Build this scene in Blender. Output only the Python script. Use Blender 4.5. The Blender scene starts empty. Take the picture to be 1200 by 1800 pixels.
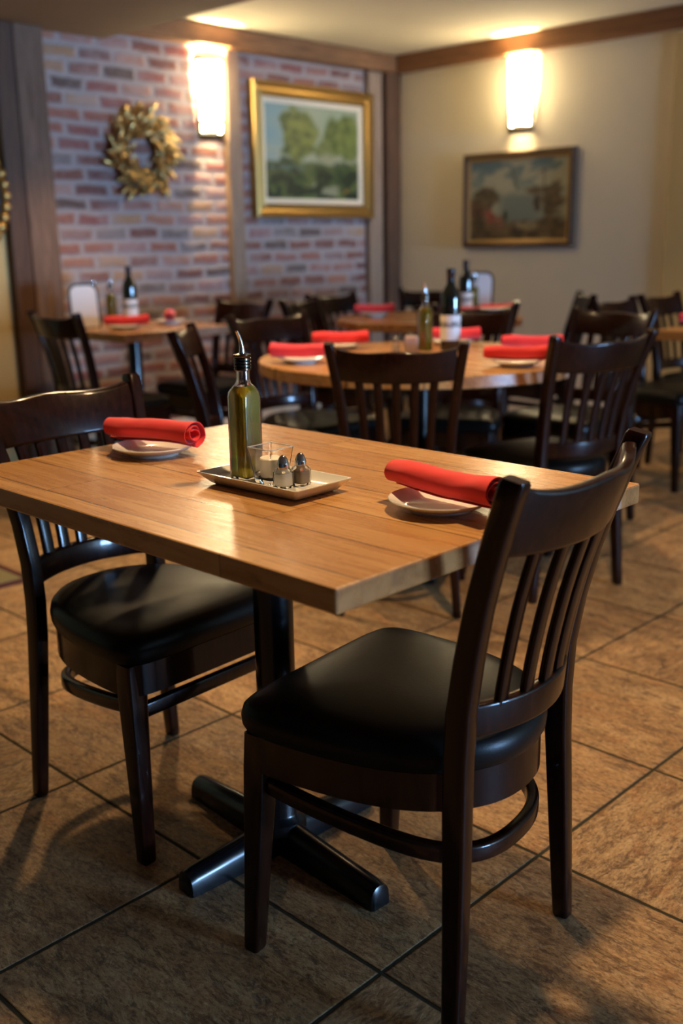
import bpy, bmesh, math, random
from mathutils import Vector, Matrix, noise as mnoise

random.seed(7)
SC = bpy.context.scene
COL = SC.collection
PI = math.pi
R = math.radians

# ------------------------------------------------------------------ helpers
def link(name, bm, mat=None, parent=None, smooth=False, loc=None, rot=None):
    me = bpy.data.meshes.new(name)
    bmesh.ops.recalc_face_normals(bm, faces=bm.faces)
    bm.to_mesh(me); bm.free()
    if smooth:
        for p in me.polygons: p.use_smooth = True
        try: me.set_sharp_from_angle(angle=R(38))
        except Exception: pass
    o = bpy.data.objects.new(name, me)
    COL.objects.link(o)
    if mat: me.materials.append(mat)
    if parent: o.parent = parent
    if loc: o.location = loc
    if rot: o.rotation_euler = rot
    return o

def tag(o, label=None, cat=None, group=None, kind=None):
    if label: o['label'] = label
    if cat: o['category'] = cat
    if group: o['group'] = group
    if kind: o['kind'] = kind
    return o

def thing(name, label, cat, loc=(0, 0, 0), rz=0.0, group=None):
    o = bpy.data.objects.new(name, None)
    o.empty_display_size = 0.05
    COL.objects.link(o)
    o.location = loc; o.rotation_euler = (0, 0, rz)
    return tag(o, label, cat, group)

def dup(root, loc, rz, label, group=None):
    def cp(o, par):
        c = o.copy(); COL.objects.link(c)
        if par: c.parent = par
        for ch in list(o.children): cp(ch, c)
        return c
    r = cp(root, None)
    r.location = loc; r.rotation_euler = (0, 0, rz)
    r['label'] = label
    if group: r['group'] = group
    elif 'group' in r: del r['group']
    return r

def add_box(bm, x0, x1, y0, y1, z0, z1, bev=0.0, seg=2):
    v = [bm.verts.new(p) for p in ((x0,y0,z0),(x1,y0,z0),(x1,y1,z0),(x0,y1,z0),(x0,y0,z1),(x1,y0,z1),(x1,y1,z1),(x0,y1,z1))]
    fs = [bm.faces.new([v[i] for i in f]) for f in ((3,2,1,0),(4,5,6,7),(0,1,5,4),(1,2,6,5),(2,3,7,6),(3,0,4,7))]
    if bev > 0:
        es = set(e for f in fs for e in f.edges)
        bmesh.ops.bevel(bm, geom=list(es), offset=bev, segments=seg, profile=0.5, affect='EDGES')
    return bm

def box(x0, x1, y0, y1, z0, z1, bev=0.0, seg=2):
    return add_box(bmesh.new(), x0, x1, y0, y1, z0, z1, bev, seg)

def add_loft(bm, rings, cap=True, closed=True):
    vs = [[bm.verts.new(p) for p in r] for r in rings]
    n = len(vs[0])
    for a, b in zip(vs[:-1], vs[1:]):
        for i in range(n if closed else n - 1):
            j = (i + 1) % n
            bm.faces.new((a[i], a[j], b[j], b[i]))
    if cap and closed:
        bm.faces.new(list(reversed(vs[0]))); bm.faces.new(vs[-1])
    return bm

def loft(rings, cap=True): return add_loft(bmesh.new(), rings, cap)

def rrect(w, d, r, n=3):
    r = min(r, w * .49, d * .49); out = []
    for cx, cy, a0 in ((w/2-r, d/2-r, 0), (-w/2+r, d/2-r, 90), (-w/2+r, -d/2+r, 180), (w/2-r, -d/2+r, 270)):
        for k in range(n + 1):
            a = R(a0 + 90 * k / n); out.append((cx + r * math.cos(a), cy + r * math.sin(a)))
    return out

def add_lathe(bm, prof, n=32, c=(0, 0), cap=True):
    rings = [[(c[0] + r * math.cos(2*PI*i/n), c[1] + r * math.sin(2*PI*i/n), z) for i in range(n)] for r, z in prof]
    return add_loft(bm, rings, cap)
def lathe(prof, n=32, cap=True): return add_lathe(bmesh.new(), prof, n, cap=cap)

def add_sweep(bm, pts, sec, up=(0, 0, 1), scale=None):
    """sweep a 2d section along a polyline; section x = sideways, y = up"""
    up = Vector(up); rings = []
    P = [Vector(p) for p in pts]
    for i, p in enumerate(P):
        t = (P[min(i+1, len(P)-1)] - P[max(i-1, 0)]).normalized()
        s = t.cross(up)
        s = s.normalized() if s.length > 1e-6 else Vector((1, 0, 0))
        u = s.cross(t).normalized()
        k = scale[i] if scale else 1.0
        rings.append([tuple(p + s * a * k + u * b * k) for a, b in sec])
    return add_loft(bm, rings)

def circ(r, n=10): return [(r*math.cos(2*PI*i/n), r*math.sin(2*PI*i/n)) for i in range(n)]

def interp(tab, z):
    # smooth (catmull-rom) interpolation of a table [(z, v)]
    n = len(tab)
    if z <= tab[0][0]: return tab[0][1]
    if z >= tab[-1][0]: return tab[-1][1]
    for i in range(n - 1):
        if tab[i][0] <= z <= tab[i+1][0]: break
    p1, p2 = tab[i], tab[i+1]; p0 = tab[max(i-1, 0)]; p3 = tab[min(i+2, n-1)]
    h = p2[0] - p1[0]; t = (z - p1[0]) / h
    m1 = (p2[1]-p0[1]) / max(1e-6, p2[0]-p0[0]) * h
    m2 = (p3[1]-p1[1]) / max(1e-6, p3[0]-p1[0]) * h
    return (2*t**3-3*t*t+1)*p1[1] + (t**3-2*t*t+t)*m1 + (-2*t**3+3*t*t)*p2[1] + (t**3-t*t)*m2

def chaikin(pts, k=2):
    for _ in range(k):
        out = []
        n = len(pts)
        for i in range(n):
            a, b = pts[i], pts[(i+1) % n]
            out.append((a[0]*.75+b[0]*.25, a[1]*.75+b[1]*.25)); out.append((a[0]*.25+b[0]*.75, a[1]*.25+b[1]*.75))
        pts = out
    return pts

# ------------------------------------------------------------------ materials
class NT:
    def __init__(s, name):
        s.m = bpy.data.materials.new(name); s.m.use_nodes = True
        s.t = s.m.node_tree; s.n = s.t.nodes; s.l = s.t.links
        s.bsdf = s.n['Principled BSDF']; s.out = s.n['Material Output']
    def new(s, typ, **kw):
        nd = s.n.new(typ)
        for k, v in kw.items():
            if k.startswith('i_'):
                key = k[2:]
                key = int(key) if key.isdigit() else key.replace('_', ' ')
                if hasattr(v, 'is_output') or isinstance(v, bpy.types.NodeSocket): s.l.new(v, nd.inputs[key])
                else: nd.inputs[key].default_value = v
            else: setattr(nd, k, v)
        return nd
    def math(s, op, a, b=0.0, c=0.0, clamp=False):
        nd = s.n.new('ShaderNodeMath'); nd.operation = op; nd.use_clamp = clamp
        for i, v in enumerate((a, b, c)):
            if isinstance(v, bpy.types.NodeSocket): s.l.new(v, nd.inputs[i])
            else: nd.inputs[i].default_value = v
        return nd.outputs[0]
    def mix(s, f, a, b, blend='MIX'):
        nd = s.n.new('ShaderNodeMix'); nd.data_type = 'RGBA'; nd.blend_type = blend; nd.clamp_factor = True
        for i, v in ((0, f), (6, a), (7, b)):
            if isinstance(v, bpy.types.NodeSocket): s.l.new(v, nd.inputs[i])
            elif i == 0: nd.inputs[0].default_value = v
            else: nd.inputs[i].default_value = (*v, 1) if len(v) == 3 else v
        return nd.outputs[2]
    def ramp(s, f, stops, interp='LINEAR'):
        nd = s.n.new('ShaderNodeValToRGB'); nd.color_ramp.interpolation = interp
        e = nd.color_ramp.elements
        while len(e) < len(stops): e.new(0.5)
        for el, (p, c) in zip(e, stops):
            el.position = p; el.color = (*c, 1) if len(c) == 3 else c
        s.l.new(f, nd.inputs[0]); return nd.outputs[0]
    def noise(s, vec, scale, detail=4, rough=.55, dist=0.0):
        nd = s.new('ShaderNodeTexNoise', i_Scale=scale, i_Detail=detail, i_Roughness=rough, i_Distortion=dist)
        s.l.new(vec, nd.inputs['Vector']); return nd.outputs['Fac']
    def wnoise(s, vec):
        nd = s.new('ShaderNodeTexWhiteNoise', noise_dimensions='3D'); s.l.new(vec, nd.inputs['Vector']); return nd.outputs['Value']
    def obj(s): return s.new('ShaderNodeTexCoord').outputs['Object']
    def pos(s): return s.new('ShaderNodeNewGeometry').outputs['Position']
    def sep(s, v):
        nd = s.new('ShaderNodeSeparateXYZ'); s.l.new(v, nd.inputs[0]); return nd.outputs
    def comb(s, x, y, z):
        nd = s.new('ShaderNodeCombineXYZ')
        for i, v in enumerate((x, y, z)):
            if isinstance(v, bpy.types.NodeSocket): s.l.new(v, nd.inputs[i])
            else: nd.inputs[i].default_value = v
        return nd.outputs[0]
    def scale(s, v, sc):
        nd = s.new('ShaderNodeMapping'); s.l.new(v, nd.inputs['Vector']); nd.inputs['Scale'].default_value = sc; return nd.outputs[0]
    def set(s, **kw):
        for k, v in kw.items():
            key = {'color':'Base Color','rough':'Roughness','metal':'Metallic','spec':'Specular IOR Level','coat':'Coat Weight',
                   'coatr':'Coat Roughness','trans':'Transmission Weight','ior':'IOR','emit':'Emission Color','emits':'Emission Strength','alpha':'Alpha','sheen':'Sheen Weight'}[k]
            if isinstance(v, bpy.types.NodeSocket): s.l.new(v, s.bsdf.inputs[key])
            else:
                if key in ('Base Color', 'Emission Color') and len(v) == 3: v = (*v, 1)
                s.bsdf.inputs[key].default_value = v
        return s
    def bump(s, h, strength=.3, dist=.01):
        nd = s.new('ShaderNodeBump', i_Strength=strength, i_Distance=dist); s.l.new(h, nd.inputs['Height'])
        s.l.new(nd.outputs[0], s.bsdf.inputs['Normal']); return s

def simple(name, col, rough=.5, metal=0.0, **kw):
    m = NT(name); m.set(color=col, rough=rough, metal=metal, **kw)
    v = m.noise(m.obj(), 40, 3)
    m.set(rough=m.math('MULTIPLY_ADD', v, .12, rough - .06))
    return m.m

def mat_plank(name, tint=(1, 1, 1)):
    m = NT(name)
    o = m.obj(); x, y, z = m.sep(o)[:3]
    wob = m.noise(m.scale(o, (1, .6, 1)), 1.3, 1)
    xr = m.math('ADD', x, m.math('MULTIPLY', m.math('SUBTRACT', wob, .5), .004))
    u = m.math('DIVIDE', m.math('ADD', xr, 5.04), .118)
    row = m.math('FLOOR', u)
    fr = m.math('FRACT', u)
    # long boards with an occasional butt joint, shifted per row
    rj = m.wnoise(m.comb(row, 3.0, 0.0))
    v = m.math('ADD', m.math('DIVIDE', y, .80), m.math('MULTIPLY', rj, 7.0))
    bid = m.math('FLOOR', v); fv = m.math('FRACT', v)
    rnd = m.wnoise(m.comb(row, bid, 1.0))
    off = m.comb(m.math('MULTIPLY', rnd, 9.0), m.math('MULTIPLY', rj, 5.0), m.math('MULTIPLY', rnd, 3.0))
    add = m.new('ShaderNodeVectorMath', operation='ADD'); m.l.new(o, add.inputs[0]); m.l.new(off, add.inputs[1])
    g = add.outputs[0]
    grain = m.noise(m.scale(g, (34, 2.2, 20)), 2.0, 6, .62, .5)
    broad = m.noise(m.scale(g, (7, 1.0, 6)), 1.6, 3, .5, .8)
    fine = m.noise(m.scale(g, (150, 5, 90)), 2.0, 3, .6)
    knot = m.noise(m.scale(g, (11, 2.4, 9)), 1.5, 5, .65, 1.4)
    base = m.ramp(grain, [(0.25, (.27, .115, .034)), (.43, (.47, .235, .078)), (.60, (.60, .335, .125)), (.8, (.70, .43, .18))])
    base = m.mix(m.math('MULTIPLY', m.math('SUBTRACT', rnd, .15), .75), base, (.36, .16, .048), 'MIX')
    base = m.mix(m.ramp(broad, [(.35, (0, 0, 0)), (.75, (1, 1, 1))]), base, m.mix(.45, base, (.42, .20, .07)))
    base = m.mix(m.math('MULTIPLY', fine, .35), base, m.mix(.5, base, (.28, .13, .045)))
    crack = m.ramp(knot, [(.63, (0, 0, 0)), (.74, (1, 1, 1))])
    base = m.mix(m.math('MULTIPLY', crack, .8), base, (.085, .038, .018))
    # board joints
    d = m.math('MINIMUM', fr, m.math('SUBTRACT', 1.0, fr))
    jl = m.math('LESS_THAN', d, m.math('MULTIPLY_ADD', m.noise(m.scale(g, (1, 5, 1)), 3, 2), .042, -.004))
    d2 = m.math('MINIMUM', fv, m.math('SUBTRACT', 1.0, fv))
    jv = m.math('LESS_THAN', d2, .0012)
    jj = m.math('MAXIMUM', m.math('MULTIPLY', jl, .75), m.math('MULTIPLY', jv, .8))
    base = m.mix(jj, base, (.10, .045, .018))
    # end grain on the faces that look along the boards
    nrm = m.sep(m.new('ShaderNodeTexCoord').outputs['Normal'])
    endm = m.math('GREATER_THAN', m.math('ABSOLUTE', nrm[1]), .75)
    eg = m.noise(m.scale(o, (14, 6, 26)), 1.2, 3, .5, .6)
    ecol = m.ramp(eg, [(.25, (.17, .055, .016)), (.5, (.36, .135, .036)), (.75, (.46, .19, .06))])
    e2 = m.wnoise(m.comb(m.math('FLOOR', m.math('MULTIPLY', u, 1.7)), 7.0, 2.0))
    ecol = m.mix(m.math('MULTIPLY', m.math('GREATER_THAN', e2, .62), .42), ecol, m.mix(eg, (.30, .17, .12), (.70, .50, .42)))
    base = m.mix(m.math('MULTIPLY', endm, .9), base, ecol)
    base = m.mix(1.0, base, tint, 'MULTIPLY')
    m.set(color=base, rough=m.math('MULTIPLY_ADD', grain, .16, .20), spec=.5)
    h = m.math('SUBTRACT', m.math('MULTIPLY_ADD', fine, .3, grain), m.math('MULTIPLY', m.math('MAXIMUM', jj, crack), 1.2))
    m.bump(h, .10, .004)
    return m.m

def mat_chairwood():
    m = NT('mahogany stain')
    o = m.obj()
    g = m.noise(m.scale(o, (40, 40, 5)), 2.5, 5, .6, .4)
    c = m.ramp(g, [(.3, (.006, .0014, .0007)), (.6, (.0155, .0034, .0014)), (.85, (.034, .0082, .0034))])
    m.set(color=c, rough=m.math('MULTIPLY_ADD', g, .12, .24), coat=.42, coatr=.10, spec=.10)
    m.bump(g, .03, .002)
    return m.m

def mat_vinyl():
    m = NT('black vinyl')
    o = m.obj()
    v = m.new('ShaderNodeTexVoronoi', i_Scale=420.0); m.l.new(o, v.inputs['Vector'])
    n = m.noise(o, 9, 3)
    m.set(color=(.0045, .0042, .0036), rough=m.math('MULTIPLY_ADD', n, .14, .28), spec=.17)
    h = m.math('ADD', m.math('MULTIPLY', v.outputs['Distance'], .25), n)
    m.bump(h, .12, .003)
    return m.m

def mat_floor():
    m = NT('slate look tile')
    x, y, z = m.sep(m.pos())[:3]
    ux = m.math('DIVIDE', m.math('ADD', m.math('SUBTRACT', x, 1.062), 9.06), .453)
    uy = m.math('DIVIDE', m.math('ADD', m.math('SUBTRACT', y, .968), 9.16), .458)
    ix, iy = m.math('FLOOR', ux), m.math('FLOOR', uy)
    fx, fy = m.math('FRACT', ux), m.math('FRACT', uy)
    rnd = m.wnoise(m.comb(ix, iy, 4.0)); rn2 = m.wnoise(m.comb(ix, iy, 11.0))
    dx = m.math('MINIMUM', fx, m.math('SUBTRACT', 1.0, fx)); dy = m.math('MINIMUM', fy, m.math('SUBTRACT', 1.0, fy))
    d = m.math('MINIMUM', dx, dy)
    rag = m.noise(m.pos(), 60, 2)
    grout = m.ramp(m.math('SUBTRACT', d, m.math('MULTIPLY', rag, .004)), [(.0045, (1, 1, 1)), (.0085, (0, 0, 0))])
    sw = m.math('GREATER_THAN', rnd, .5)
    def pick(a, b):
        return m.math('ADD', m.math('MULTIPLY', a, m.math('SUBTRACT', 1.0, sw)), m.math('MULTIPLY', b, sw))
    px = m.math('ADD', pick(x, y), m.math('MULTIPLY', rn2, 11.0)); py = m.math('ADD', pick(y, x), m.math('MULTIPLY', rnd, 17.0))
    vv = m.comb(px, py, rn2)
    big = m.noise(m.scale(vv, (2.0, 5.5, 1)), 2.2, 4, .55, 1.0)
    mid = m.noise(m.scale(vv, (8, 19, 1)), 2.4, 7, .74, .9)
    fine = m.noise(m.scale(vv, (38, 72, 1)), 2.2, 6, .76, .4)
    vein = m.noise(m.scale(vv, (2.2, 9, 1)), 1.5, 6, .6, 1.6)
    c = m.ramp(big, [(.3, (.31, .170, .066)), (.5, (.47, .285, .120)), (.7, (.58, .385, .185))])
    c = m.mix(m.math('MULTIPLY', rn2, .4), c, (.48, .26, .115))
    pits = m.ramp(mid, [(.38, (1, 1, 1)), (.53, (0, 0, 0))])
    c = m.mix(m.math('MULTIPLY', pits, .88), c, (.12, .062, .032))
    hi = m.ramp(fine, [(.52, (0, 0, 0)), (.75, (1, 1, 1))])
    org = m.noise(m.scale(vv, (6, 9, 1)), 2.0, 4, .6)
    c = m.mix(m.math('MULTIPLY', m.ramp(org, [(.52, (0, 0, 0)), (.68, (1, 1, 1))]), .45), c, (.50, .22, .075))
    c = m.mix(m.math('MULTIPLY', hi, .8), c, (.78, .55, .30))
    lo = m.ramp(fine, [(.36, (1, 1, 1)), (.48, (0, 0, 0))])
    c = m.mix(m.math('MULTIPLY', lo, .75), c, (.11, .05, .024))
    vl = m.math('ABSOLUTE', m.math('SUBTRACT', vein, .5))
    vm = m.ramp(vl, [(.0, (1, 1, 1)), (.014, (0, 0, 0))])
    c = m.mix(m.math('MULTIPLY', vm, .5), c, (.17, .085, .045))
    c = m.mix(grout, c, (.055, .048, .030))
    m.set(color=c, rough=m.math('ADD', m.math('MULTIPLY_ADD', mid, .25, .36), m.math('MULTIPLY', grout, .4)), spec=m.math('MULTIPLY_ADD', grout, -.35, .4))
    h = m.math('SUBTRACT', m.math('ADD', m.math('MULTIPLY', mid, .8), m.math('MULTIPLY', fine, .35)), m.math('MULTIPLY', grout, 1.3))
    m.bump(h, .7, .007)
    return m.m

def mat_brick():
    m = NT('whitewashed brick')
    P = m.pos(); x, y, z = m.sep(P)[:3]
    n1 = m.noise(P, 7, 3); n2 = m.noise(P, 42, 4, .65)
    n1b = m.noise(m.scale(P, (1.3, 1, .9)), 11, 3)
    zz = m.math('ADD', z, m.math('MULTIPLY', m.math('SUBTRACT', n1, .5), .034))
    xx = m.math('ADD', x, m.math('MULTIPLY', m.math('SUBTRACT', n1b, .5), .05))
    v = m.math('DIVIDE', m.math('ADD', zz, 4.0), .0785)
    row = m.math('FLOOR', v); fv = m.math('FRACT', v)
    sh = m.math('ADD', m.math('MULTIPLY', m.math('MODULO', row, 2.0), .5), m.math('MULTIPLY', m.wnoise(m.comb(row, 2.0, 2.0)), .28))
    u = m.math('ADD', m.math('DIVIDE', xx, .226), sh)
    col = m.math('FLOOR', u); fu = m.math('FRACT', u)
    rid = m.wnoise(m.comb(row, col, 0.0)); rid2 = m.wnoise(m.comb(row, col, 9.0))
    du = m.math('MULTIPLY', m.math('MINIMUM', fu, m.math('SUBTRACT', 1.0, fu)), .226)
    dv = m.math('MULTIPLY', m.math('MINIMUM', fv, m.math('SUBTRACT', 1.0, fv)), .0785)
    d = m.math('MINIMUM', du, dv)
    d = m.math('ADD', d, m.math('MULTIPLY', m.math('SUBTRACT', n2, .5), .016))
    face = m.ramp(d, [(.0095, (0, 0, 0)), (.0205, (1, 1, 1))])
    bc = m.ramp(rid, [(.0, (.24, .105, .075)), (.17, (.34, .145, .10)), (.34, (.19, .085, .07)), (.5, (.40, .20, .13)), (.62, (.29, .12, .105)),
                      (.74, (.13, .10, .085)), (.82, (.42, .27, .15)), (.9, (.33, .17, .14))], 'CONSTANT')
    bc = m.mix(1.0, bc, (.86, .74, .70), 'MULTIPLY')
    bc = m.mix(m.math('MULTIPLY', n2, .45), bc, m.mix(.5, bc, (.16, .08, .06)))
    wash = m.noise(m.scale(P, (1, 1, 1.6)), 5.5, 5, .62)
    wm = m.ramp(m.math('ADD', wash, m.math('MULTIPLY', m.math('SUBTRACT', rid2, .5), .34)), [(.44, (0, 0, 0)), (.68, (1, 1, 1))])
    wm2 = m.math('MULTIPLY', m.ramp(n2, [(.45, (0, 0, 0)), (.75, (1, 1, 1))]), .35)
    wmx = m.math('MAXIMUM', m.math('MULTIPLY', wm, .55), wm2)
    mort = m.mix(n2, (.26, .205, .185), (.42, .355, .33))
    c = m.mix(wmx, bc, m.mix(.7, bc, (.42, .36, .345)))
    c = m.mix(face, mort, c)
    m.set(color=c, rough=.85, spec=.25)
    h = m.math('ADD', m.math('MULTIPLY', face, 1.0), m.math('MULTIPLY', n2, .5))
    m.bump(h, .7, .010)
    return m.m

def mat_plaster(name, c1, c2, sc=2.0):
    m = NT(name); P = m.pos()
    n = m.noise(P, sc, 5, .6); f = m.noise(P, 60, 4)
    m.set(color=m.mix(n, c1, c2), rough=.9, spec=.2); m.bump(f, .12, .004)
    return m.m

def mat_timber(name, c1, c2, axis='z', rough=.6):
    m = NT(name); P = m.pos()
    sc = {'z': (28, 28, 2.5), 'x': (2.5, 28, 28), 'y': (28, 2.5, 28)}[axis]
    g = m.noise(m.scale(P, sc), 1.6, 6, .65, .7); b = m.noise(P, 3, 3)
    c = m.mix(m.ramp(g, [(.3, (0, 0, 0)), (.7, (1, 1, 1))]), c1, c2)
    c = m.mix(m.math('MULTIPLY', b, .4), c, m.mix(.6, c, c1))
    m.set(color=c, rough=rough, spec=.35); m.bump(g, .4, .008)
    return m.m

def mat_cloth():
    m = NT('red napkin linen'); o = m.obj()
    wv = m.noise(m.scale(o, (900, 900, 900)), 1, 2); f = m.noise(o, 30, 4)
    m.set(color=m.mix(f, (.74, .022, .024), (.86, .038, .038)), rough=.75, spec=.25, sheen=.3)
    m.bump(m.math('ADD', m.math('MULTIPLY', wv, .3), f), .22, .003)
    return m.m

def mat_vcol(name, rough=.5):
    m = NT(name); a = m.new('ShaderNodeVertexColor', layer_name='paint')
    n = m.noise(m.obj(), 120, 3)
    m.set(color=a.outputs['Color'], rough=rough, spec=.35); m.bump(n, .25, .003)
    return m.m

def mat_glass(name, col=(1, 1, 1), rough=0.0, ior=1.45):
    m = NT(name); m.set(color=col, rough=rough, trans=1.0, ior=ior)
    return m.m

def mat_emit(name, col, strength, basec=(.8, .7, .5)):
    m = NT(name); n = m.noise(m.obj(), 14, 3)
    m.set(color=basec, rough=.35, emit=m.mix(n, col, tuple(min(1, c*1.05) for c in col)), emits=strength)
    return m.m

M = {}
M['plank'] = mat_plank('reclaimed oak planks')
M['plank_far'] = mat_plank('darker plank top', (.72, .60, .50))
M['chair'] = mat_chairwood()
M['vinyl'] = mat_vinyl()
M['floor'] = mat_floor()
M['brick'] = mat_brick()
M['plaster'] = mat_plaster('cream plaster', (.62, .54, .41), (.68, .60, .46))
M['yellow'] = mat_plaster('ochre plaster', (.52, .37, .16), (.58, .42, .19))
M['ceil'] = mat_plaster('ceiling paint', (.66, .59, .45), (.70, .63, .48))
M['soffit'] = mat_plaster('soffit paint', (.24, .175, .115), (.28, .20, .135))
M['beamx'] = mat_timber('beam wood along brick', (.10, .040, .014), (.27, .125, .05), 'x')
M['beamy'] = mat_timber('beam wood along plaster', (.12, .045, .016), (.26, .115, .045), 'y')
M['postz'] = mat_timber('weathered post', (.09, .050, .030), (.23, .135, .088), 'z', .75)
M['postd'] = mat_timber('dark brown trim', (.05, .022, .010), (.12, .055, .025), 'z')
M['stud'] = mat_timber('stud wood', (.19, .12, .08), (.34, .23, .15), 'z', .7)
M['panel'] = mat_timber('dark wall panelling', (.020, .010, .006), (.045, .022, .012), 'z')
M['iron'] = simple('black cast iron', (.0035, .0035, .004), .24, 0.0, spec=.5)
M['darkmetal'] = simple('bronze black metal', (.03, .022, .016), .4, .8)
M['chrome'] = simple('chrome', (.75, .74, .72), .12, 1.0)
M['steelring'] = simple('dark pourer collar', (.10, .085, .07), .22, 1.0)
M['gold'] = simple('gilt frame', (.44, .27, .085), .36, .85)
M['leafgold'] = simple('gilded leaf', (.50, .32, .11), .28, .75)
M['golddark'] = simple('aged gilt', (.36, .22, .08), .5, .5)
M['liner'] = simple('cream liner', (.70, .60, .44), .7)
M['frame2'] = mat_timber('narrow dark frame', (.045, .022, .010), (.10, .05, .022), 'y')
M['china'] = simple('white china', (.80, .78, .73), .12, 0.0, spec=.5, coat=.4)
M['cloth'] = mat_cloth()
M['paint'] = mat_vcol('oil paint')
M['glass'] = mat_glass('clear glass')
M['oil'] = simple('olive oil', (.40, .335, .010), .10, 0.0, trans=.6, ior=1.40)
M['rimhighlight'] = simple('whitened rim highlight', (.9, .92, .9), .2, 0.0, trans=.6, ior=1.45)  # whitened glass, paints in the bright line along the votive rim
M['winglass'] = simple('dark wine glass', (.006, .008, .006), .06, 0.0, spec=.6, coat=.5)
M['capsule'] = simple('black foil capsule', (.012, .010, .012), .3)
M['wax'] = simple('white wax', (.85, .80, .70), .45)
M['salt'] = simple('salt', (.86, .83, .78), .8)
M['pepper'] = simple('ground pepper', (.33, .23, .15), .85)
M['paper'] = simple('white paper', (.78, .77, .78), .6)
M['blackplastic'] = simple('black plastic', (.015, .015, .016), .35)
M['black'] = simple('matte black', (.012, .010, .009), .5)
M['shade'] = mat_emit('warm lamp glass', (1.0, .79, .45), 44.0)
M['packet'] = simple('pastel packets', (.70, .52, .45), .7)
M['rugred'] = simple('dark red rug border', (.07, .014, .010), .95)
M['ruggreen'] = simple('olive rug field', (.20, .17, .075), .95)

def label_mat():
    m = NT('printed wine label'); o = m.obj(); x, y, z = m.sep(o)[:3]
    ang = m.math('ARCTAN2', x, y)
    n = m.noise(m.scale(m.comb(ang, z, 0.0), (7, 120, 1)), 1.0, 2, .5)
    band = m.math('LESS_THAN', m.math('ABSOLUTE', m.math('SUBTRACT', z, .098)), .011)
    ink = m.math('MULTIPLY', band, m.math('GREATER_THAN', n, .47))
    rule = m.math('LESS_THAN', m.math('ABSOLUTE', m.math('SUBTRACT', z, .062)), .0015)
    c = m.mix(ink, (.82, .79, .72), (.06, .06, .055))
    m.set(color=c, rough=.55); return m.m
M['label'] = label_mat()

# ------------------------------------------------------------------ the setting
YB, XR, ZC, ZS = 5.2, 5.9, 2.40, 2.25
XS = 3.50
XL, YN = -3.2, -10.0
def struct(name, bm, mat, label=None):
    o = link(name, bm, mat); tag(o, label, None, None, 'structure'); return o

struct('floor', box(XL, XR, YN, YB, -.06, 0), M['floor'])
struct('wall_back', box(2.92, XR + .1, YB, YB + .12, 0, ZC), M['brick'])
struct('wall_left', box(XL, 2.92, YB - .03, YB + .12, 0, ZC), M['yellow'])
struct('trim_1', box(XR - .02, XR, .6, 3.04, 0, ZC - .13), M['yellow'])
struct('wall_side', box(XL - .12, XL, YN, YB, 0, ZC), M['panel'])
struct('ceiling', box(XS, XR, YN, YB, ZC, ZC + .06), M['ceil'])
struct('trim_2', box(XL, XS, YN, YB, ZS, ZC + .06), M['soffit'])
# the wall behind the camera has the glazed opening that lets the blue daylight in
WX0, WX1, WZ0, WZ1 = 3.0, 5.4, .10, 1.75
struct('wall_right', box(XR, XR + .12, YN, YB, 0, ZC), M['plaster'])
bm = bmesh.new()
add_box(bm, XL, WX0, YN - .12, YN, 0, ZC); add_box(bm, WX1, XR, YN - .12, YN, 0, ZC)
add_box(bm, WX0, WX1, YN - .12, YN, WZ1, ZC); add_box(bm, WX0, WX1, YN - .12, YN, 0, WZ0)
struct('wall_near', bm, M['panel'])
bm = bmesh.new()
for a in (WX0, (WX0 + WX1)/2 - .03, WX1 - .06): add_box(bm, a, a + .06, YN - .09, YN - .03, WZ0, WZ1)
for a in (WZ0, WZ1 - .06): add_box(bm, WX0, WX1, YN - .09, YN - .03, a, a + .06)
struct('window_1', bm, M['postd'])

# timbers
struct('trim_3', box(XS - .0, XR, YB - .10, YB, 2.285, ZC, .006), M['beamx'])
struct('trim_4', box(XR - .07, XR, YN, YB - .10, 2.285, ZC, .006), M['beamy'])
struct('trim_5', box(5.755, XR, YB - .08, YB, 0, 2.285, .006), M['postd'])
struct('trim_6', box(4.33, 4.435, YB - .05, YB, 0, 2.285, .005), M['stud'])
struct('trim_7', box(2.905, 3.075, YB - .10, YB, 0, ZS, .008), M['postz'])
struct('trim_8', box(2.80, 2.905, YB - .09, YB, 0, ZS, .004), M['postd'])
struct('trim_9', box(5.60, 5.74, YB - .045, YB, 0, 2.285, .004), M['stud'])
struct('trim_10', box(5.0, 5.14, -.6, 2.2, ZC - .05, ZC, .004), M['beamy'])
struct('baseboard_back', box(3.08, 5.755, YB - .018, YB, 0, .10), M['plaster'])
struct('baseboard_right', box(XR - .018, XR, 3.04, YB - .08, 0, .10), M['plaster'])

# ------------------------------------------------------------------ chair
CH = .868
YP = [(0, -.195), (.20, -.190), (.40, -.184), (.52, -.188), (.66, -.214), (.78, -.250), (CH, -.282)]
XP = [(0, .185), (.20, .171), (.40, .160), (.55, .160), (.70, .173), (CH, .197)]
BOW = .046
def yb(z, t): return interp(YP, z) - BOW * (1 - t * t)

OUTH = [(0, .206), (.09, .206), (.162, .204), (.204, .195), (.219, .160), (.219, .10), (.209, .0), (.189, -.08), (.156, -.145), (.108, -.190), (.058, -.215), (0, -.222)]
OUT = OUTH + [(-x, y) for x, y in reversed(OUTH[1:-1])]
OUT = chaikin(OUT, 2)

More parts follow.
